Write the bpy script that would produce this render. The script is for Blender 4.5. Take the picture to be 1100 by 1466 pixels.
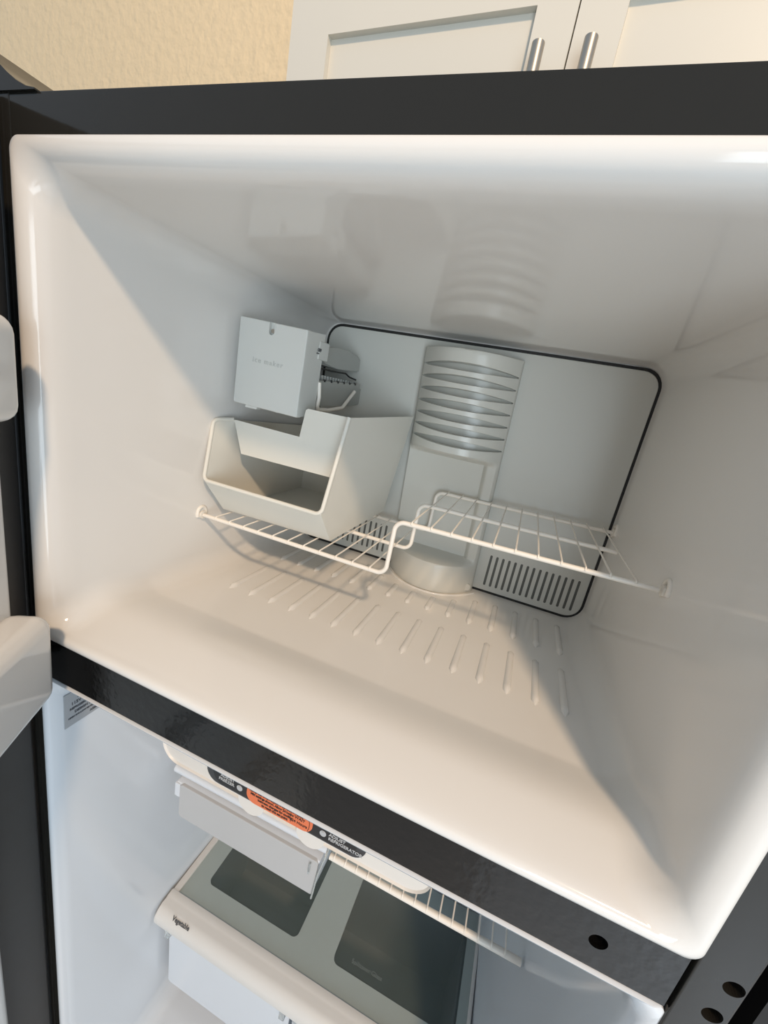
import bpy, bmesh, math
from mathutils import Vector, Matrix
for o in list(bpy.data.objects): bpy.data.objects.remove(o)
S = bpy.context.scene
COL = S.collection
V = Vector
# ------------------------------------------------------------------ camera
cam = bpy.data.objects.new('camera', bpy.data.cameras.new('camera')); COL.objects.link(cam)
RX = V((0.92306611, 0.33896713, 0.18179726)); RY = V((0.25995598, -0.20140725, -0.94438234)); RZ = V((-0.28349928, 0.91898662, -0.27402874))
M = Matrix((RX, -RY, -RZ)).transposed().to_4x4(); M.translation = V((0.47491514, -0.2782769, 0.33972435))
cam.matrix_world = M
cam.data.sensor_fit = 'VERTICAL'; cam.data.sensor_height = 36.0; cam.data.lens = 591.49 / 1466 * 36
cam.data.clip_start = 0.01; cam.data.clip_end = 50
S.camera = cam
# ------------------------------------------------------------------ light
W = bpy.data.worlds.new('room_light'); S.world = W; W.use_nodes = True
bg = W.node_tree.nodes['Background']; bg.inputs[0].default_value = (0.72, 0.85, 1.0, 1); bg.inputs[1].default_value = 0.56
def lamp(name, kind, loc, aim, energy, color, **kw):
    d = bpy.data.lights.new(name, kind); d.energy = energy; d.color = color
    for k, v in kw.items(): setattr(d, k, v)
    o = bpy.data.objects.new(name, d); COL.objects.link(o); o.location = loc
    if aim is not None: o.rotation_euler = (V(aim) - V(loc)).to_track_quat('-Z', 'Y').to_euler()
    return o
lamp('ceiling_lamp_light', 'POINT', (1.5, -2.0, 2.5), None, 265, (1.0, 0.72, 0.47), shadow_soft_size=0.12)
lamp('window_light', 'AREA', (1.65, -2.5, -0.15), (0.35, 0.3, 0.2), 40, (0.80, 0.92, 1.0), shape='RECTANGLE', size=1.5, size_y=1.8)
lamp('sunbeam_light', 'SPOT', (3.8, -3.6, 2.4), (1.80, -1.15, -1.16), 1150, (0.74, 0.87, 1.0), spot_size=math.radians(21), spot_blend=.12, shadow_soft_size=0.03)
S.view_settings.view_transform = 'Standard'; S.view_settings.look = 'None'; S.view_settings.gamma = 1; S.view_settings.use_curve_mapping = False
S.view_settings.exposure = 0.12

# ------------------------------------------------------------------ materials
def lin(c): return tuple((x / 12.92 if x <= .04045 else ((x + .055) / 1.055) ** 2.4) for x in c)
def mat(name, rgb, rough=.4, metal=0, bump=None, spec=.5, coat=0, trans=0, alpha=1, mottle=0.03, vary=40):
    m = bpy.data.materials.new(name); m.use_nodes = True; nt = m.node_tree; p = nt.nodes['Principled BSDF']
    c = (*lin([v / 255 for v in rgb]), 1)
    p.inputs['Roughness'].default_value = rough; p.inputs['Metallic'].default_value = metal
    p.inputs['Specular IOR Level'].default_value = spec; p.inputs['Coat Weight'].default_value = coat
    p.inputs['Transmission Weight'].default_value = trans; p.inputs['Alpha'].default_value = alpha
    tc = nt.nodes.new('ShaderNodeTexCoord')
    n = nt.nodes.new('ShaderNodeTexNoise'); n.inputs['Scale'].default_value = vary; n.inputs['Detail'].default_value = 3
    r = nt.nodes.new('ShaderNodeMix'); r.data_type = 'RGBA'
    r.inputs[6].default_value = tuple(x * (1 - mottle) for x in c[:3]) + (1,); r.inputs[7].default_value = tuple(min(1, x * (1 + mottle)) for x in c[:3]) + (1,)
    nt.links.new(tc.outputs['Object'], n.inputs['Vector']); nt.links.new(n.outputs['Fac'], r.inputs[0]); nt.links.new(r.outputs[2], p.inputs['Base Color'])
    if bump:
        n2 = nt.nodes.new('ShaderNodeTexNoise'); n2.inputs['Scale'].default_value = bump[0]; n2.inputs['Detail'].default_value = 2
        b = nt.nodes.new('ShaderNodeBump'); b.inputs['Strength'].default_value = bump[1]; b.inputs['Distance'].default_value = bump[2]
        nt.links.new(tc.outputs['Object'], n2.inputs['Vector']); nt.links.new(n2.outputs['Fac'], b.inputs['Height']); nt.links.new(b.outputs['Normal'], p.inputs['Normal'])
    return m
LINER = mat('white_liner_plastic', (224, 222, 218), .085, spec=.5, mottle=.01, vary=3)
PANEL = mat('pale_grey_plastic', (204, 204, 197), .3, spec=.45, mottle=.012, vary=6)
FAN = mat('satin_grey_plastic', (203, 202, 194), .25, spec=.5, mottle=.012, vary=6)
SEAM = mat('black_rubber_seam', (30, 30, 29), .6)
BLACK = mat('black_enamel', (38, 37, 34), .085, spec=.30, bump=(150, .06, .0004), mottle=.04)
PEEL = mat('black_orange_peel_enamel', (15, 15, 15), .13, spec=.48, bump=(95, .5, .0009), mottle=.03)
HOLE = mat('hole_black', (16, 16, 16), .5)
GASKET = mat('dark_grey_gasket', (62, 61, 60), .55, mottle=.06)
WIRE = mat('white_coated_wire', (236, 230, 220), .3)
BIN = mat('pale_bin_plastic', (219, 217, 208), .38, spec=.4, mottle=.015, vary=8)
ICE = mat('light_grey_housing', (206, 208, 204), .42, mottle=.01)
ICED = mat('grey_mould_metal', (168, 170, 166), .42, metal=.15)
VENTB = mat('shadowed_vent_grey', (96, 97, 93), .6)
DARKP = mat('dark_grey_plastic', (60, 61, 62), .4)
STRIP = mat('charcoal_control_strip', (58, 59, 62), .32)
STRIPIN = mat('near_black_strip_inlay', (34, 34, 36), .35)
ORANGE = mat('orange_label', (216, 116, 76), .5, mottle=.02)
INK = mat('dark_ink', (60, 38, 30), .6)
INKG = mat('grey_ink', (74, 76, 80), .6)
PRINT = mat('pale_print', (176, 178, 180), .5)
EMBOSS = mat('embossed_grey', (186, 188, 184), .45)
LABELM = mat('silver_label', (172, 176, 180), .35, metal=.2)
HOUS = mat('cream_housing', (216, 212, 206), .4, mottle=.01)
DELI = mat('light_grey_drawer_plastic', (184, 184, 184), .36, mottle=.01)
DRAW = mat('white_drawer_plastic', (212, 217, 223), .33, mottle=.01)  # bluish cast of the cooler lower compartment light is put into the white
TRIM = mat('white_shelf_trim', (214, 212, 208), .4, mottle=.01)
FROST = mat('frosted_glass_print', (160, 170, 167), .22, spec=.5, mottle=.02)
GLASS = mat('clear_shelf_glass', (92, 104, 99), .06, alpha=.42, mottle=.01)
GLASSP = mat('faint_glass_print', (122, 131, 129), .5)
CLEAR = mat('clear_plastic', (235, 240, 240), .1, trans=.75)
WALLM = mat('cream_textured_paint', (236, 212, 172), .7, bump=(42, .9, .006), mottle=.04, vary=30)
CABM = mat('white_shaker_paint', (216, 211, 198), .42, mottle=.012, vary=8)
STEEL = mat('brushed_nickel', (176, 170, 160), .42, metal=1, mottle=.06, vary=200)
FLOORM = mat('floor_tile', (180, 180, 180), .4, mottle=.08, vary=6)
GAPSHADE = mat('dark_gap_shade', (26, 25, 25), .7)  # shade of the gap beside the refrigerator, put into the colour

# ------------------------------------------------------------------ builders
WM = {}
def thing(name, label=None, cat=None, loc=(0, 0, 0), rz=0, group=None, parent=None):
    o = bpy.data.objects.new(name, None); COL.objects.link(o); o.empty_display_size = .05
    m = Matrix.Translation(loc) @ Matrix.Rotation(rz, 4, 'Z')
    if parent: o.parent = parent; o.matrix_local = WM[parent].inverted() @ m
    else: o.matrix_world = m
    WM[o] = m
    if label: o['label'] = label
    if cat: o['category'] = cat
    if group: o['group'] = group
    return o
def obj(name, bm, m, parent=None, smooth=None, label=None, mats=None):
    """link a bmesh given in world coordinates as ONE mesh object under its parent"""
    if parent: bm.transform(WM[parent].inverted())
    bmesh.ops.recalc_face_normals(bm, faces=bm.faces)
    me = bpy.data.meshes.new(name); bm.to_mesh(me); bm.free()
    for k in (mats or [m]): me.materials.append(k)
    if smooth is not None:
        me.shade_smooth()
        if smooth < 180: me.set_sharp_from_angle(angle=math.radians(smooth))
    o = bpy.data.objects.new(name, me); COL.objects.link(o)
    if smooth is not None and 25 <= smooth <= 45: weigh(o)
    if parent: o.parent = parent; WM[o] = WM[parent].copy()
    else: WM[o] = Matrix()
    if label: o['label'] = label
    return o
def weigh(o):
    w = o.modifiers.new('weighted', 'WEIGHTED_NORMAL'); w.keep_sharp = True; w.weight = 50
def box(bm, x0, x1, y0, y1, z0, z1, bev=0, seg=2, M=None):
    b = bmesh.new(); bmesh.ops.create_cube(b, size=1)
    for v in b.verts: v.co = V(((x0 + x1) / 2 + v.co.x * (x1 - x0), (y0 + y1) / 2 + v.co.y * (y1 - y0), (z0 + z1) / 2 + v.co.z * (z1 - z0)))
    if bev: bmesh.ops.bevel(b, geom=b.edges[:], offset=bev, segments=seg, affect='EDGES', profile=.5)
    if M: b.transform(M)
    add(bm, b); return bm
def add(bm, b):
    me = bpy.data.meshes.new('t'); b.to_mesh(me); bm.from_mesh(me); bpy.data.meshes.remove(me); b.free()
def B(*a, **k): return box(bmesh.new(), *a, **k)
def fillet(pts, r, n=6):
    pts = [V(p) for p in pts]; out = [pts[0]]
    for a, b, c in zip(pts, pts[1:], pts[2:]):
        u = (a - b).normalized(); w = (c - b).normalized(); ang = u.angle(w)
        t = min(r / math.tan(ang / 2), (a - b).length * .49, (c - b).length * .49); rr = t * math.tan(ang / 2)
        cen = b + (u + w).normalized() * (rr / math.sin(ang / 2))
        p0, p1 = b + u * t - cen, b + w * t - cen
        q = p0.rotation_difference(p1); ax, an = q.to_axis_angle()
        for i in range(n + 1): out.append(cen + Matrix.Rotation(an * i / n, 3, ax) @ p0)
    out.append(pts[-1]); return out
def tube(bm, pts, r, seg=10, cap=True):
    pts = [V(p) for p in pts]; n = len(pts); rings = []; up = None
    for i, p in enumerate(pts):
        t = ((pts[min(i + 1, n - 1)] - p).normalized() + (p - pts[max(i - 1, 0)]).normalized()).normalized()
        if up is None: up = t.orthogonal().normalized()
        up = (up - t * up.dot(t)).normalized(); s = t.cross(up)
        rings.append([bm.verts.new(p + (up * math.cos(2 * math.pi * k / seg) + s * math.sin(2 * math.pi * k / seg)) * r) for k in range(seg)])
    for a, b in zip(rings, rings[1:]):
        for k in range(seg): bm.faces.new((a[k], a[(k + 1) % seg], b[(k + 1) % seg], b[k]))
    if cap: bm.faces.new(rings[0][::-1]); bm.faces.new(rings[-1])
    return bm
def slab(bm, pts, off):
    """polygon pts extruded by vector off"""
    off = V(off); a = [bm.verts.new(V(p)) for p in pts]; b = [bm.verts.new(V(p) + off) for p in pts]; n = len(a)
    bm.faces.new(a); bm.faces.new(b[::-1])
    for i in range(n): bm.faces.new((a[i], b[i], b[(i + 1) % n], a[(i + 1) % n]))
    return bm
def rrect(x0, x1, z0, z1, r, n=7):
    r = min(r, (x1 - x0) / 2 - 1e-5, (z1 - z0) / 2 - 1e-5); out = []
    for cx, cz, a0 in ((x1 - r, z1 - r, 0), (x0 + r, z1 - r, 90), (x0 + r, z0 + r, 180), (x1 - r, z0 + r, 270)):
        for i in range(n + 1):
            a = math.radians(a0 + 90 * i / n); out.append((cx + r * math.cos(a), cz + r * math.sin(a)))
    return out
def loft(bm, loops, cap0=False, cap1=False):
    R_ = [[bm.verts.new(V(p)) for p in L] for L in loops]
    for a, b in zip(R_, R_[1:]):
        n = len(a)
        for k in range(n): bm.faces.new((a[k], a[(k + 1) % n], b[(k + 1) % n], b[k]))
    if cap0: bm.faces.new(R_[0])
    if cap1: bm.faces.new(R_[-1][::-1])
    return bm
def plate(bm, x0, x1, z0, z1, r, yf, yb, bev=.0015, n=7):
    """rounded slab in the xz plane, front face at yf, soft front edge"""
    L = lambda i, y: [(a, y, b) for a, b in rrect(x0 + i, x1 - i, z0 + i, z1 - i, r, n)]
    s = 1 if yb > yf else -1
    return loft(bm, [L(bev, yf), L(bev * .3, yf + s * bev * .3), L(0, yf + s * bev), L(0, yb)], True, True)
def cyl(bm, c, axis, r, h, seg=24, r2=None):
    c = V(c); t = V(axis).normalized(); u = t.orthogonal().normalized(); w = t.cross(u)
    ring = lambda q, rr: [q + (u * math.cos(2 * math.pi * k / seg) + w * math.sin(2 * math.pi * k / seg)) * rr for k in range(seg)]
    return loft(bm, [ring(c, r), ring(c + t * h, r if r2 is None else r2)], True, True)
def cut(o, cutter):
    """boolean difference, applied"""
    me = bpy.data.meshes.new('c'); bmesh.ops.recalc_face_normals(cutter, faces=cutter.faces); cutter.to_mesh(me); cutter.free()
    c = bpy.data.objects.new('c', me); COL.objects.link(c)
    if o.parent: c.matrix_world = Matrix()
    o.modifiers.clear(); md = o.modifiers.new('b', 'BOOLEAN'); md.operation = 'DIFFERENCE'; md.object = c; md.solver = 'EXACT'
    bpy.context.view_layer.update()
    dg = bpy.context.evaluated_depsgraph_get(); nm = bpy.data.meshes.new_from_object(o.evaluated_get(dg))
    o.modifiers.clear(); old = o.data; o.data = nm; nm.name = old.name; bpy.data.objects.remove(c); weigh(o)
def text(s, size, at, right, up, m, parent, name='lettering', align='LEFT', depth=.0002, space=1.0, line=1.0, bold=0):
    cu = bpy.data.curves.new('f', 'FONT'); cu.body = s; cu.size = size; cu.extrude = depth; cu.align_x = align; cu.space_character = space; cu.space_line = line
    cu.resolution_u = 3; cu.offset = bold
    t = bpy.data.objects.new('f', cu); COL.objects.link(t); bpy.context.view_layer.update()
    me = bpy.data.meshes.new_from_object(t.evaluated_get(bpy.context.evaluated_depsgraph_get()))
    bpy.data.objects.remove(t); bpy.data.curves.remove(cu)
    r = V(right).normalized(); u = (V(up) - r * V(up).dot(r)).normalized(); nrm = r.cross(u)
    M4 = Matrix((r, u, nrm)).transposed().to_4x4(); M4.translation = V(at)
    bm = bmesh.new(); bm.from_mesh(me); bpy.data.meshes.remove(me); bm.transform(M4)
    return obj(name, bm, m, parent)
lerp = lambda a, b, t: a + (b - a) * t
def smooth(a, b, x):
    t = max(0, min(1, (x - a) / (b - a))); return t * t * (3 - 2 * t)

# ------------------------------------------------------------------ the kitchen around
def struct(name, bm, m, smooth=None):
    o = obj(name, bm, m, None, smooth); o['kind'] = 'structure'; return o
struct('floor', B(-3, 3.2, -3.2, 1.2, -1.22, -1.16), FLOORM)
CR = Matrix.Translation((.2, .42, 0)) @ Matrix.Rotation(math.radians(-3.5), 4, 'Z')
struct('wall_back', B(-2.6, 2.6, .36, .46, -1.16, 1.9, M=CR), WALLM)
struct('gap_shade_wall', B(.775, .80, .06, .72, -1.16, .52), GAPSHADE)  # near-black sheet standing in for the dark gap beside the cabinet
cab = thing('wall_cabinet', 'white shaker wall cabinet with two doors above the refrigerator', 'cabinet', (.2, .42, .58), math.radians(-3.5))
def cb(x0, x1, y0, y1, z0, z1, bev=0): return B(x0, x1, y0, y1, z0, z1, bev, M=CR)
obj('carcass', cb(-.235, .622, .002, .36, .575, 1.0), CABM, cab)
for a, b, hx in ((-.236, .1925, .1605), (.1945, .623, .2210)):
    d = bmesh.new(); z0, z1, s = .56, .915, .062
    if a < 0: i0, i1 = a + .070, b - .0505
    else: i0, i1 = a + .055, b - .066
    for (p, q, u, v) in ((a, i0, z0, z1), (i1, b, z0, z1), (i0, i1, z0, z0 + s), (i0, i1, .834, z1)):
        box(d, p, q, -.019, .001, u, v, M=CR)
    do = obj('door', d, CABM, cab)
    obj('centre_panel', cb(i0 - .002, i1 + .002, -.009, -.001, z0 + s, .836), CABM, do)
    h = bmesh.new(); tube(h, [CR @ V((hx, -.046, z)) for z in (.645, .6465, .650, .7700, .7745, .7760)], .0078, 16)
    for z in (.668, .752): tube(h, [CR @ V((hx, -.046, z)), CR @ V((hx, -.018, z))], .0045, 10)
    obj('handle', h, STEEL, do, 40)

# ------------------------------------------------------------------ refrigerator
fr = thing('refrigerator', 'black top freezer refrigerator with both doors open and white liners', 'refrigerator', (.34, 0, -1.16))
LX, RXo, TOPZ, MULZ, FB = -.030, .7105, .5184, -.0545, -1.10
obj('side_flange', B(LX, .0015, 0, .03, FB, TOPZ, .0015), BLACK, fr, 40)
rf = obj('side_flange', B(.6775, RXo, -.0015, .03, FB, TOPZ, .0018), BLACK, fr, 40)
obj('top_flange', B(.0005, .677, .0005, .03, .4875, TOPZ - .0005, .0012), BLACK, fr, 40)
mu = obj('mullion', B(.0005, .676, .0005, .028, MULZ, .0008, .0009, 2), PEEL, fr, 40)
obj('mullion_seam', B(.6755, .679, .0035, .02, MULZ, .002), HOLE, fr)
k = bmesh.new(); cyl(k, (.6217, -.01, -.0266), (0, 1, 0), .0068, .024); cut(mu, k)
k = bmesh.new(); cyl(k, (.7022, -.01, -.0049), (0, 1, 0), .0066, .026); cyl(k, (.7000, -.01, -.0362), (0, 1, 0), .0066, .026); cut(rf, k)
for x, z, h in ((.6217, -.0266, mu), (.7022, -.0049, rf), (.7000, -.0362, rf)):
    b = bmesh.new(); cyl(b, (x, .0138, z), (0, 1, 0), .0067, .0006); cyl(b, (x + .001, .010, z - .002), (0, 1, 0), .0035, .004, 16)
    obj('screw_hole', b, HOLE, h, 40)
shell = bmesh.new()
for q in ((LX, LX + .004, .02, .64, FB, TOPZ - .004), (RXo - .004, RXo, .02, .64, FB, TOPZ - .004), (LX, RXo, .02, .64, TOPZ - .006, TOPZ - .002), (LX, RXo, .636, .64, FB, TOPZ - .004), (LX, RXo, .03, .64, FB - .055, FB - .05)):
    box(shell, *q)
obj('cabinet_shell', shell, BLACK, fr)
for x in (.02, .66):
    for y in (.06, .58):
        k = bmesh.new(); cyl(k, (x, y, -1.16), (0, 0, 1), .02, .06, 16); obj('levelling_foot', k, DARKP, fr, 40)
hc = [(-.05, .5175), (-.05, .553), (-.022, .5495), (-.0075, .5375), (.004, .5300), (.015, .5240), (.026, .5200), (.036, .5186), (.036, .5175)]
obj('hinge_cover', slab(bmesh.new(), [(a, -.002, b) for a, b in hc], (0, .10, 0)), BLACK, fr, 30)

# freezer liner: lip, walls, sill, recessed pan, back
def flines(y): t = max(0, y - .016); return (.0240 + t * .100, .656 - t * .0495, .4665 - t * .044)
secs = [(.006, .0000, .6800, .0000, .4885, .010), (.000, .0002, .6798, .0004, .4882, .010), (-.0022, .0020, .6785, .002, .4868, .011), (-.0032, .0050, .6755, .005, .4838, .013),
        (-.0030, .0090, .671, .0088, .4798, .016), (-.0012, .0140, .666, .0108, .4758, .020), (.0020, .0180, .6620, .0124, .4722, .024), (.007, .0212, .6588, .0142, .4692, .028)]
for y, z in ((.016, .0172), (.030, .0215), (.046, .0262), (.054, .0280), (.062, .0288), (.072, .0286), (.084, .0270), (.096, .0245), (.106, .0223), (.114, .0208), (.1175, .0202), (.122, .0201), (.19, .0203), (.30, .0214), (.44, .0225), (.452, .0227)):
    a, b, c = flines(y); secs.append((y, a, b, z, c, .032))
a, b, c = flines(.458); secs += [(.458, a + .0005, b - .0004, .0227, c - .0005, .032), (.4612, a + .002, b - .0012, .0232, c - .0015, .03)]
bm = loft(bmesh.new(), [[(x, s[0], z) for x, z in rrect(s[1], s[2], s[3], s[4], s[5], 8)] for s in secs], False, True)
RLINER = mat('white_liner_cool_light_tint', (212, 217, 222), .14, spec=.5, mottle=.01, vary=3)  # cool tint stands in for light without the lamp's warmth in this compartment
fl = obj('freezer_liner', bm, LINER, fr, 50)
# moulded ribs on the pan
def rib_mesh(L, taper=0):
    b = bmesh.new(); N, K = 12, 6; rings = []
    for i in range(N + 1):
        t = i / N; s = math.sin(min(1, t * L / .006) * math.pi / 2) ** .7 if t < .5 else math.sin(min(1, (1 - t) * L / .006) * math.pi / 2) ** .7
        if i in (0, N): s = .05
        w, h = .0050 * s, lerp(.0052, .0030, t) * s
        rings.append([b.verts.new(V((w * math.cos(math.pi * k / K), t * L, h * math.sin(math.pi * k / K) - .0006))) for k in range(K + 1)])
    for p, q in zip(rings, rings[1:]):
        for k in range(K): b.faces.new((p[k], p[k + 1], q[k + 1], q[k]))
    return b
ribA = None; ribB = {}
for i in range(15):
    x = .1155 + i * .0343
    for row in (0, 1):
        if row == 0: y, L, z = .1875, .106, .0203
        else:
            y, z = .3225, .0216; d = abs(x - .360); lim = .425 if d > .105 else .388 - .016 + .052 * (d / .105) ** 2
            L = round(max(.016, lim - .3225), 3)
        b = rib_mesh(L); b.transform(Matrix.Translation((x, y, z)))
        obj('rib', b, LINER, fl, 60)
# back panel with vent slots
seam = plate(bmesh.new(), .0750, .6338, .0229, .4443, .0295, .4588, .4606, .0002)
obj('panel_seam', seam, SEAM, fr)
bp = obj('back_panel', plate(bmesh.new(), .0795, .6293, .0274, .4398, .025, .4574, .4600, .0012), PANEL, fr, 40)
slots = bmesh.new()
def slot(x, z0, z1, w=.0043, y0=.44, y1=.4588):
    b = loft(bmesh.new(), [[(p, y, q) for p, q in rrect(x - w / 2, x + w / 2, z0, z1, w / 2, 3)] for y in (y0, y1)], True, True); add(slots, b)
for i in range(15):
    t = i / 14; slot(lerp(.4638, .6142, t), .0372 + .002 * t, .0966)
for i in range(15): slot(lerp(.1050, .2590, i / 14), .040, .0955)
cut(bp, slots)
for x0, x1 in ((.459, .619), (.10, .264)): obj('vent_backing', B(x0, x1, .4583, .45985, .034, .099), VENTB, bp)  # flat grey sheets stand in for the shade inside the slots
# fan cover
def edge_l(z): return lerp(.2845, .2705, max(0, min(1, (z - .02) / .40)))
def edge_r(z): return lerp(.4450, .4335, max(0, min(1, (z - .02) / .40)))
YB = .4580
def bulge(u): return .013 + .050 * (1 - abs(u) ** 2.2)
def depth(u, z):
    full = bulge(u)
    rz_ = smooth(.2640, .2520, z) * smooth(.072, .084, z)      # recess between the louvred head and the base
    ru = smooth(.76, .66, u) * smooth(-1.02, -1.0, u)
    flat = .0105
    side = min(full, .019)
    d = lerp(full, lerp(side, flat, ru), rz_)
    if z < .09: d *= lerp(1.10, 1.0, smooth(.02, .09, z))
    return d
NU = 56
us = [math.copysign(abs(-1 + 2 * i / NU) ** .9, -1 + 2 * i / NU) for i in range(NU + 1)]
zs_slot = [lerp(.3995, .2815, i / 6) for i in range(7)]
rows = []                                   # functions (u) -> (z, depth)
def plain(z, d=None): rows.append(lambda u, z=z, d=d: (z, depth(u, z) if d is None else d(u, z)))
rows.append(lambda u: (.4262, .0)); rows.append(lambda u: (.4262, depth(u, .42) * .93)); rows.append(lambda u: (.4255, depth(u, .42) * .975)); rows.append(lambda u: (.4235, depth(u, .42))); plain(.418)
def hh(u):
    q = min(1, abs(u) / .965); return .0050 * (1 - q ** 2.0) ** .8 + .0008
for zc in zs_slot:
    rows.append(lambda u, zc=zc: (zc + hh(u) + .0006, depth(u, .4)))
    rows.append(lambda u, zc=zc: (zc + hh(u), depth(u, .4) - (.0008 if abs(u) < .965 else 0)))
    rows.append(lambda u, zc=zc: (zc + hh(u) - .0003, depth(u, .4) - (.024 * (hh(u) / .0058) ** .6 if abs(u) < .965 else 0)))
    rows.append(lambda u, zc=zc: (zc - hh(u) + .0003, depth(u, .4) - (.024 * (hh(u) / .0058) ** .6 if abs(u) < .965 else 0)))
    rows.append(lambda u, zc=zc: (zc - hh(u), depth(u, .4) - (.0008 if abs(u) < .965 else 0)))
    rows.append(lambda u, zc=zc: (zc - hh(u) - .0006, depth(u, .4)))
for z in (.272, .268, .265, .262, .260, .258, .256, .254, .252, .249, .24, .20, .16, .12, .09, .086, .083, .080, .077, .075, .073, .071, .068, .06, .05, .04, .03, .0235): plain(z)
rows.append(lambda u: (.0222, depth(u, .0222) * .985)); rows.append(lambda u: (.0215, depth(u, .0222) * .95)); rows.append(lambda u: (.0215, 0))
bm = bmesh.new(); G = []
for f in rows:
    L = []
    for u in us:
        z, d = f(u); xl, xr = edge_l(z), edge_r(z); L.append(bm.verts.new((lerp(xl, xr, (u + 1) / 2), YB - d, z)))
    L = [bm.verts.new((L[0].co.x, YB, L[0].co.z))] + L + [bm.verts.new((L[-1].co.x, YB, L[-1].co.z))]
    G.append(L)
for p, q in zip(G, G[1:]):
    for i in range(len(p) - 1):
        try: bm.faces.new((p[i], p[i + 1], q[i + 1], q[i]))
        except ValueError: pass
bmesh.ops.remove_doubles(bm, verts=bm.verts, dist=1e-6)
fan = obj('fan_cover', bm, FAN, fr, 38, label='louvred light grey bulging fan cover')
b = bmesh.new(); cyl(b, (.4345, .436, .0335), (.35, -1, .1), .0075, .006, 20, .0066)
obj('screw_boss', b, FAN, fan, 40)
# seam moulding round the foot of the fan cover
ring = []
for u in us: ring.append((lerp(.2835, .446, (u + 1) / 2) + u * .004, YB - depth(u, .022) - .004, .0219))
obj('floor_bead', tube(bmesh.new(), ring, .0026, 8), LINER, fl, 60)

# fresh-food compartment liner
def glines(y): return (.012 + max(0, y - .02) * .03, .664 - max(0, y - .02) * .03)
secs = [(.010, .0005, .6785, -1.098, -.0545, .006), (.0005, .0012, .6780, -1.097, -.0552, .006), (-.0016, .004, .6755, -1.094, -.0565, .008), (-.0005, .0075, .672, -1.088, -.0590, .014), (.004, .0105, .667, -1.08, -.0600, .026), (.02, .012, .664, -1.07, -.0610, .036),
        (.10, *glines(.10), -1.065, -.066, .04), (.44, *glines(.44), -1.06, -.075, .04), (.475, *[q + s for q, s in zip(glines(.475), (.006, -.006))], -1.05, -.085, .04), (.485, *[q + s for q, s in zip(glines(.485), (.02, -.02))], -1.035, -.10, .04)]
rl = obj('refrigerator_liner', loft(bmesh.new(), [[(x, s[0], z) for x, z in rrect(s[1], s[2], s[3], s[4], s[5], 8)] for s in secs], False, True), RLINER, fr, 50)
# rating label on the left wall
rt = obj('rating_label', B(.0124, .0135, .0175, .094, -.150, -.098), LABELM, rl)
for k, (s, y, z, sz) in enumerate((('MODEL', .046, -.1045, .0042), ('SERIAL No.', .034, -.1105, .0036), ('115V 60Hz 6.5A', .026, -.1185, .0062), ('REFRIGERANT R134a', .024, -.1255, .0046), ('DESIGN PRESSURES', .030, -.1325, .0050), ('HIGH 210 LOW 80 PSIG', .022, -.1385, .0034), ('ASSEMBLED U.S.A.', .050, -.1455, .0046))):
    text(s, sz, (.0137, y, z), (0, 1, 0), (0, 0, 1), INKG, rt, bold=.00012)
# control panel housing
hp = bmesh.new()
loft(hp, [[(x, y, z) for x, z in rrect(x0, x1, z0, -.066, r, 8)] for y, x0, x1, z0, r in ((.0705, .126, .499, -.1800, .026), (.068, .124, .501, -.1815, .028), (.0715, .1225, .5025, -.1830, .03), (.10, .118, .506, -.1835, .03), (.30, .116, .508, -.184, .03))], True, True)
hs = obj('control_housing', hp, HOUS, fr, 40)
st = obj('control_strip', plate(bmesh.new(), .2000, .4240, -.1720, -.118, .0180, .0655, .0690, .0012), STRIP, hs, 40)
obj('strip_rim', plate(bmesh.new(), .1975, .4265, -.1745, -.116, .0205, .0668, .0690, .0010), HOUS, hs, 40)
obj('strip_inlay', plate(bmesh.new(), .2110, .4130, -.1690, -.124, .0150, .0650, .0660, .0004), STRIPIN, hs, 40)
obj('notice_label', plate(bmesh.new(), .2630, .3560, -.1705, -.1420, .0120, .0640, .0655, .0004), ORANGE, hs, 40)
for i, (s, x) in enumerate((('READ BEFORE ADJUSTING CONTROLS', .2670), ('Mid settings shown. Allow 24 hours', .2690), ('between changes for cooling', .2800), ('to reach the set point', .2860))):
    text(s, .0049, (x, .0638, -.1525 - i * .0050), (1, 0, 0), (0, 0, 1), INK, hs, bold=.00012, space=.88)
text('WAIT', .0055, (.3318, .0638, -.1575), (1, 0, 0), (0, 0, 1), INK, hs, bold=.0001); text('24 Hours', .0055, (.3285, .0638, -.1640), (1, 0, 0), (0, 0, 1), INK, hs, bold=.0001)
for x, s in ((.3262, 1), (.3522, -1)):
    obj('bracket_mark', tube(bmesh.new(), [(x + s * .0018 * (1 - math.cos(a)), .0637, -.1585 + .0075 * math.sin(a)) for a in [math.radians(-80 + 16 * i) for i in range(11)]], .0004, 5), INK, hs)
text('ADJUST\nFREEZER', .0062, (.2440, .0648, -.1560), (1, 0, 0), (0, 0, 1), PRINT, hs, align='RIGHT', bold=.00012)
text('ADJUST\nREFRIGERATOR', .0062, (.3775, .0648, -.1580), (1, 0, 0), (0, 0, 1), PRINT, hs, bold=.00012)
for x in (.2520, .3700):
    b = bmesh.new(); cyl(b, (x, .0652, -.1595), (0, -1, 0), .0042, .0006, 20); cyl(b, (x, .0646, -.1580), (0, -1, 0), .0016, .0006, 12)
    obj('dial_mark', b, PRINT, hs)
for x in (.2690, .3540):
    b = bmesh.new(); cyl(b, (x, .0671, -.1760), (0, 1, 0), .0190, .021, 40); bmesh.ops.bevel(b, geom=[e for e in b.edges if len(e.link_faces) == 2 and e.calc_face_angle() > 1], offset=.0012, segments=2, affect='EDGES')
    obj('control_dial', b, HOUS, hs, 40)
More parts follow.
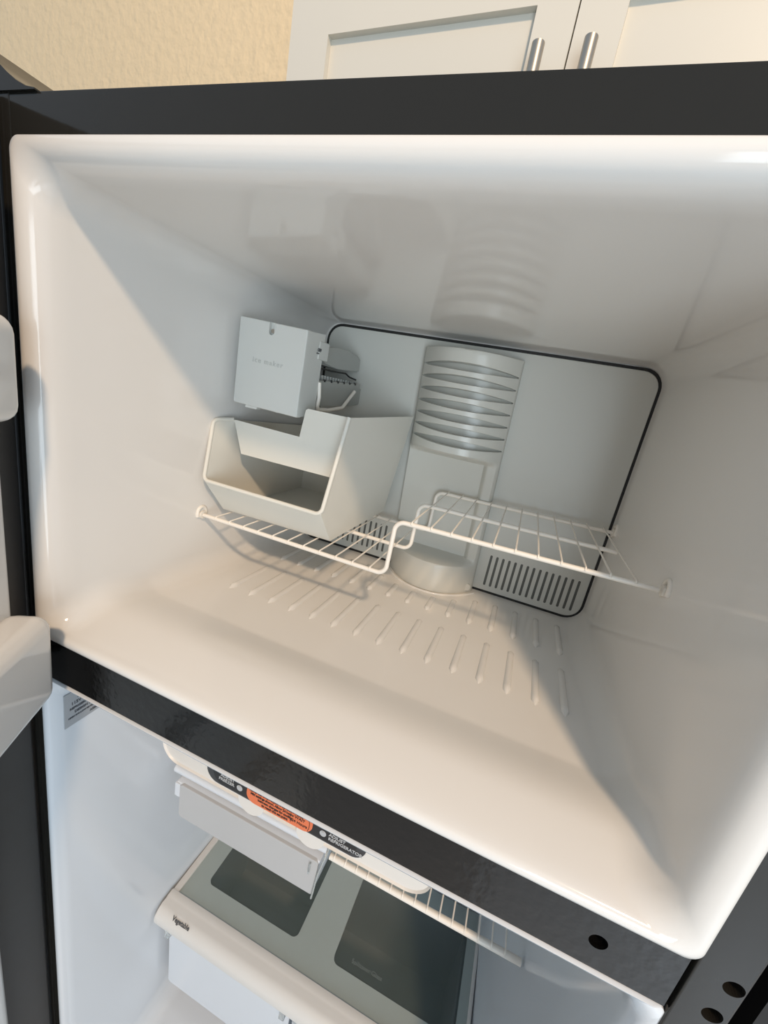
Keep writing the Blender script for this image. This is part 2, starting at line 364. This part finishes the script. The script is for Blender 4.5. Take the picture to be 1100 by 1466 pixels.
# doors (swung open on the left hinges); local frame: u along the width, v towards the compartment
def door(name, z0, z1, deg, shelves, gw):
    d = thing(name, None, None, (-.020, -.007, z0), -math.radians(deg), parent=fr); Md = WM[d] @ Matrix.Translation((0, 0, -z0))
    Bd = lambda *a, **k: B(*a, M=Md, **k)
    obj('door_skin', Bd(-.004, .735, -.060, -.001, z0, z1, bev=.006), BLACK, d, 40)
    g = bmesh.new()
    for q in ((.0, gw, z0 + .005, z1 - .005), (.70, .731, z0 + .005, z1 - .005), (gw, .70, z0 + .005, z0 + .036), (gw, .70, z1 - .036, z1 - .005)):
        box(g, q[0], q[1], -.003, .011, q[2], q[3], .004, M=Md)
    obj('gasket', g, GASKET, d, 40)
    li = obj('door_liner', Bd(gw + .002, .698, -.002, .028, z0 + .04, z1 - .04, bev=.012, seg=4), LINER, d, 40)
    for u0, v1, s0, s1 in shelves:
        s = bmesh.new(); box(s, u0, u0 + .16, .02, v1, s0, s1, .016, 5, M=Md); box(s, .70 - u0 - .03, .70 - u0 + .02, .02, v1, s0, s1, .016, 5, M=Md)
        box(s, u0 + .15, .70 - u0, v1 - .012, v1 - .002, s0 + .004, s1 - .01, .004, M=Md); box(s, u0 + .15, .70 - u0, .02, v1 - .004, s0 + .003, s0 + .012, M=Md)
        obj('door_shelf', s, LINER, d, 40)
    return d
door('freezer_door', -.020, .522, 60, ((.050, .0490, .254, .345), (.050, .0655, -.045, .060)), .046)
door('refrigerator_door', -1.09, -.036, 82, ((.16, .06, -.36, -.27), (.16, .06, -.66, -.57), (.16, .06, -.98, -.85)), .062)

# ------------------------------------------------------------------ freezer wire shelf
SY, MY, BY = .203, .318, .4365
ws = thing('wire_shelf', 'white coated stepped wire shelf inside the freezer, under the ice bin', 'wire shelf', (.345, .32, .115))
def zhi(x): return lerp(.1895, .1960, (x - .35) / .30)
def rod(y, xl, xr, zl=.1145, bend=.3448, r=.0030):
    p = [(xl, y, zl), (bend - .001, y, zl), (bend, y, zhi(bend)), (xr, y, zhi(xr))]
    return tube(bmesh.new(), fillet(p, .0125, 7), r, 12)
obj('rail', rod(SY, .0470, .6400), WIRE, ws, 50); obj('rail', rod(MY, .064, .6190), WIRE, ws, 50)
obj('rail', rod(BY, .0690, .6320), WIRE, ws, 50)
w0 = None
for k in range(11):
    x = .3655 + .0252 * k; z = zhi(x) + .0040
    obj('cross_wire', tube(bmesh.new(), fillet([(x, SY - .0032, z - .0035), (x, SY - .0014, z), (x, BY + .002, z)], .002, 3), .00115, 8), WIRE, ws, 60)
for k in range(11):
    x = .0711 + .0251 * k; z = .1145 + .0040
    obj('cross_wire', tube(bmesh.new(), fillet([(x, SY - .0032, z - .0035), (x, SY - .0014, z), (x, BY + .002, z)], .002, 3), .00115, 8), WIRE, ws, 60)
for x, y, z, s in ((.0425, SY, .1165, 1), (.6465, SY, zhi(.645) + .002, -1), (.6348, BY, zhi(.634) + .002, -1)):
    c = bmesh.new()
    arc = [(x, y + .0085 * math.cos(a), z + .0105 * math.sin(a)) for a in [math.radians(-60 + i * 24) for i in range(12)]]
    tube(c, [V(q) for q in arc], .0028, 8); cyl(c, (x - s * .001, y, z - .002), (s, 0, 0), .006, .005, 16)
    obj('end_clip', c, WIRE, ws, 50)

# ------------------------------------------------------------------ ice bin
ib = thing('ice_bin', 'open fronted pale plastic ice bin standing on the wire shelf under the ice maker', 'ice bin', (.15, .33, .121))
T = .0022
R1, R2, R3, R4, R5, R6 = V((.2448, .235, .1225)), V((.2448, .193, .1715)), V((.2460, .2316, .2990)), V((.2740, .4390, .3086)), V((.2546, .4390, .1515)), V((.2515, .4390, .1275))
L1, L2, L3, L4, L5 = V((.0600, .2290, .1225)), V((.0517, .193, .1720)), V((.0447, .2130, .2570)), V((.0715, .4390, .2520)), V((.0715, .4390, .1275))
L3b = V((.0545, .2440, .2598))
bm = bmesh.new()
def panel(pts, inward):
    pts = [V(p) for p in pts]; n = V(inward).normalized() * T
    c = sum(pts, V()) / len(pts)
    a = [bm.verts.new(p) for p in pts]; b = [bm.verts.new(p + n) for p in pts]; ca, cb_ = bm.verts.new(c), bm.verts.new(c + n)
    for i in range(len(a)):
        j = (i + 1) % len(a); bm.faces.new((a[i], a[j], ca)); bm.faces.new((b[j], b[i], cb_)); bm.faces.new((a[i], b[i], b[j], a[j]))
panel([R1, R2, R3, R4, R5, R6], (-1, 0, 0))
panel([L1, L2, L3, L3b, L4, L5], (1, 0, 0))
panel([L1, R1, R6, L5], (0, 0, 1))
panel([L1, L2, R2, R1], (0, 1, .2))
panel([L4, R4, R5, R6, L5], (0, -1, 0))
obj('bin_body', bm, BIN, ib, 25)
# notched shield across the upper front
sh = bmesh.new(); y = .2440
P2 = [(.0725, .2115), (.2265, .2115), (.2440, .2985), (.1765, .2985), (.1733, .2960), (.1685, .2575), (.0550, .2600)]
slab(sh, [(a, y, b) for a, b in P2], (0, .0022, 0)); 
obj('front_shield', sh, BIN, ib)
rim = fillet([L3b + V((0, -.002, .0005)), L3 + V((0, 0, .001)), L2, R2, R3 + V((0, 0, .0005))], .009, 6)
obj('rim', tube(bmesh.new(), rim, .0029, 10), BIN, ib, 50, label='thick pale rim round the scoop opening')

# ------------------------------------------------------------------ ice maker
im = thing('ice_maker', 'light grey box shaped ice maker mounted high on the left freezer wall', 'ice maker', (.10, .33, .285))
bm = bmesh.new()
A = [(.0585, .2345, .4042), (.1672, .2345, .3990), (.1650, .2345, .2838), (.0575, .2345, .2866)]
dirs = [(.0, .045, .002), (.0, .045, .002), (.001, .050, .008), (.0, .050, .006)]
cen = sum((V(p) for p in A), V()) / 4
def quadring(s, dy, grow):
    base = [V(p) + (V(p) - cen).normalized() * grow for p in A]; pts = []
    for i, p in enumerate(base):
        a = (base[i - 1] - p).normalized(); b = (base[(i + 1) % 4] - p).normalized()
        for t in (1, .45, .12): pts.append(p + a * s * t)
        pts = pts; pts += [p + b * s * t for t in (.12, .45, 1)] if False else [p + b * s * .45, p + b * s]
        pts[-3] = p + (a + b) * s * .13
    return [q + V((0, dy, 0)) for q in pts]
loft(bm, [quadring(.0045, 0, -.002), quadring(.004, .0006, -.0008), quadring(.004, .0022, 0), quadring(.004, .012, 0)], True, False)
bmesh.ops.holes_fill(bm, edges=[e for e in bm.edges if e.is_boundary])
fc = obj('front_cover', bm, ICE, im, 40)
b = bmesh.new(); slab(b, [(.0575, .244, .403), (.1668, .244, .3985), (.1646, .244, .2848), (.125, .244, .2835), (.124, .244, .288), (.058, .244, .288)], (.0, .040, .003))
hb = obj('housing', b, ICE, im)
b = bmesh.new(); box(b, .156, .1676, .270, .2990, .3660, .3915, .002); obj('mounting_tab', b, ICE, im, 40)
text('OFF', .0056, (.1677, .2660, .3770), (0, 1, 0), (0, 0, 1), INKG, hb, bold=.0003)
b = bmesh.new(); box(b, .1660, .1674, .2652, .2795, .3735, .3748); obj('switch_mark', b, INKG, hb)
# recessed screw slot and embossed words
b = loft(bmesh.new(), [[(p, yy, q) for p, q in rrect(.1078, .1162, .3850, .4035, .0041, 5)] for yy in (.225, .2395)], True, True)
cut(fc, b)
b = bmesh.new(); plate(b, .1062, .1178, .3836, .4017, .0055, .2338, .2345, .0004); 
k = obj('slot_rim', b, ICE, im, 40)
cut(k, loft(bmesh.new(), [[(p, yy, q) for p, q in rrect(.1078, .1162, .3850, .4045, .0041, 5)] for yy in (.225, .2395)], True, True))
b = bmesh.new(); cyl(b, (.1118, .2385, .3905), (0, -1, 0), .0027, .002, 14); obj('screw', b, STEEL, fc, 40)
text('ice maker', .0100, (.0850, .2343, .3470), (1, 0, -.035), (0, 0, 1), EMBOSS, fc, space=1.25, depth=.0003)
b = bmesh.new(); box(b, .078, .098, .236, .246, .2825, .2868, .001); obj('release_tab', b, ICE, im, 40)
# mould tray behind the housing, cover, ridges, notches
b = bmesh.new(); slab(b, [(.070, .283, .3040), (.1600, .283, .3005), (.1640, .283, .3385), (.068, .283, .3400)], (0, .155, .006)); tr = obj('mould_tray', b, ICED, im)
b = bmesh.new()
for i in range(16):
    yy = .287 + i * .0094; box(b, .085, .158, yy, yy + .0036, .3395, .3470, .0006)
r_ = obj('tray_ridges', b, ICED, tr); r_['kind'] = 'stuff'
for i in range(6):
    yy = .302 + i * .0225; obj('tray_notch', B(.1625, .1646, yy, yy + .0055, .3375 + .0008 * i, .3415 + .0008 * i, .0008), HOLE, tr)
b = bmesh.new(); prof = [(.310, .362), (.310, .3895), (.352, .3925), (.395, .3945), (.438, .3915), (.447, .3880), (.448, .3640), (.36, .3610)]
slab(b, [(.090, p, q) for p, q in prof], (.064, 0, 0)); bmesh.ops.bevel(b, geom=b.edges[:], offset=.003, segments=2, affect='EDGES')
obj('heater_cover', b, ICED, im, 35)
b = bmesh.new(); tube(b, [(.156, .289, .3565), (.157, .335, .3560), (.158, .385, .3575), (.160, .398, .3530), (.160, .425, .3510)], .0014, 8); obj('ejector_rod', b, HOLE, im, 50)
obj('end_bracket', B(.075, .160, .437, .4572, .308, .3380, .003), ICED, im, 40)
b = bmesh.new(); tube(b, fillet([(.168, .4100, .3310), (.168, .3700, .3020), (.166, .325, .2965), (.165, .2890, .2965), (.167, .2885, .3140), (.1655, .286, .3360)], .012, 6), .0030, 10)
obj('shutoff_arm', b, WIRE, im, 50, label='white wire shutoff arm')

# ------------------------------------------------------------------ fresh-food fittings
dl = thing('deli_drawer', 'white shallow hanging drawer below the control panel', 'drawer', (.195, .30, -.452))
b = bmesh.new()
x0, x1, y0, y1, z0, z1 = .062, .337, .176, .43, -.4525, -.385
for q in ((x0, x1, y0, y1, z0, z0 + .004), (x0, x0 + .004, y0, y1, z0, z1), (x1 - .004, x1, y0, y1, z0, z1), (x0, x1, y1 - .004, y1, z0, z1)): box(b, *q)
obj('tray', b, DRAW, dl)
fp = obj('front_panel', plate(bmesh.new(), .060, .3385, -.4550, -.3800, .006, .1735, .1790, .0015), DELI, dl, 40)
obj('lip', B(.0500, .3400, .1760, .1960, -.3880, -.3800, .003), DRAW, dl, 40)
obj('lid', B(.048, .341, .199, .43, -.3825, -.3785, .0015), DELI, dl, 40)
b = bmesh.new(); tube(b, [(.0370, .190, -.3700), (.040, .190, -.3697), (.3420, .190, -.3655), (.3450, .190, -.3653)], .0078, 12); obj('front_rail', b, DRAW, dl, 50)
b = bmesh.new(); tube(b, fillet([(.3465, .195, -.3640), (.3465, .178, -.369), (.3415, .171, -.402), (.3385, .1700, -.4550)], .008, 4), .0016, 8); obj('clear_edge', b, CLEAR, dl, 50)
obj('clear_clip', B(.3250, .3275, .1690, .1735, -.4080, -.3850, .001), CLEAR, dl)
obj('side_hook', B(.0485, .0600, .1735, .20, -.412, -.382, .002), DRAW, dl, 40)

w2 = thing('wire_shelf', 'white straight wire shelf in the lower compartment, beside the white hanging drawer', 'wire shelf', (.5, .33, -.395))
def rod2(y, z, r=.0042): return tube(bmesh.new(), [(.348, y, z), (.352, y, z), (.650, y, z), (.655, y, z)], r, 12)
obj('rail', rod2(.2, -.393, .0052), WIRE, w2, 50); obj('rail', rod2(.33, -.3955, .0025), WIRE, w2, 50); obj('rail', rod2(.466, -.3955, .0025), WIRE, w2, 50)
for k in range(15):
    x = .3560 + .0197 * k
    if x < .646: obj('cross_wire', tube(bmesh.new(), fillet([(x, .1955, -.3920), (x, .1985, -.3868), (x, .468, -.3912)], .002, 3), .0013, 8), WIRE, w2, 60)

gs = thing('glass_shelf', 'frosted glass crisper cover with white front trim lettered Vegetable', 'shelf', (.34, .30, -.74))
GX0, GX1 = .024, .6515
prof = [(.214, -.7330), (.210, -.7322), (.200, -.7328), (.196, -.7345), (.186, -.7335), (.176, -.7380), (.169, -.7450), (.166, -.7540), (.167, -.7640), (.172, -.7660), (.214, -.7560)]
tr = obj('front_trim', slab(bmesh.new(), [(GX0 - .002, a, b_) for a, b_ in prof], (GX1 - GX0 + .003, 0, 0)), TRIM, gs, 50)
obj('side_trim', B(GX0 - .002, GX0 + .012, .212, .475, -.746, -.7345, .002), TRIM, gs, 40); obj('side_trim', B(GX1 - .006, GX1 + .001, .212, .475, -.746, -.7345, .002), TRIM, gs, 40)
def flat_plate(x0, x1, y0, y1, r, z0, z1): return loft(bmesh.new(), [[(p, q, z) for p, q in rrect(x0, x1, y0, y1, r, 6)] for z in (z0, z1)], True, True)
fz = obj('frosted_border', flat_plate(GX0 + .011, GX1 - .005, .212, .470, .001, -.7430, -.7385), FROST, gs)
for x0, x1 in ((.0760, .2985), (.3800, .6270)):
    cut(fz, flat_plate(x0, x1, .2560, .4250, .012, -.76, -.72))
    obj('glass_pane', flat_plate(x0 + .0005, x1 - .0005, .2565, .4245, .012, -.7420, -.7395), GLASS, gs)
text('Vegetable', .0106, (.0590, .1745, -.7385), (1, 0, 0), (0, .72, .68), INKG, gs, bold=.0003, depth=.0003)
text('Spillsaver Glass', .0105, (.415, .2720, -.7388), (1, 0, 0), (0, 1, 0), GLASSP, gs, depth=.0001)

def crisper(x0, x1, label):
    c = thing('crisper_drawer', label, 'drawer', ((x0 + x1) / 2, .32, -1.0), group=None)
    b = bmesh.new(); y0, y1, z0, z1 = .205, .46, -1.0, -.79
    for q in ((x0 + .01, x1 - .01, y0, y1, z0, z0 + .004), (x0 + .01, x0 + .014, y0, y1, z0, z1), (x1 - .014, x1 - .01, y0, y1, z0, z1), (x0 + .01, x1 - .01, y1 - .004, y1, z0, z1)): box(b, *q)
    obj('tray', b, DRAW, c)
    loft_ = loft(bmesh.new(), [[(p, yy + (zq + 1.0) * -.03, zq) for p, zq in rrect(x0 + i, x1 - i, -1.004 + i, -.786 - i, .008, 5)] for i, yy in ((.002, .2005), (0, .2025), (0, .2075))], True, True)
    obj('front_panel', loft_, DRAW, c, 40)
    obj('handle_lip', B(x0 + .004, x1 - .004, .183, .206, -.792, -.782, .003), DRAW, c, 40)
    for x in (x0 + .004, x1 - .016):
        obj('clear_clip', B(x, x + .012, .178, .196, -.815, -.790, .002), CLEAR, c, 40)
    return c
crisper(.034, .333, 'white crisper drawer below the trim lettered Vegetable, left of its pair')
crisper(.341, .640, 'white crisper drawer below the glass shelf, beside the refrigerator right wall')
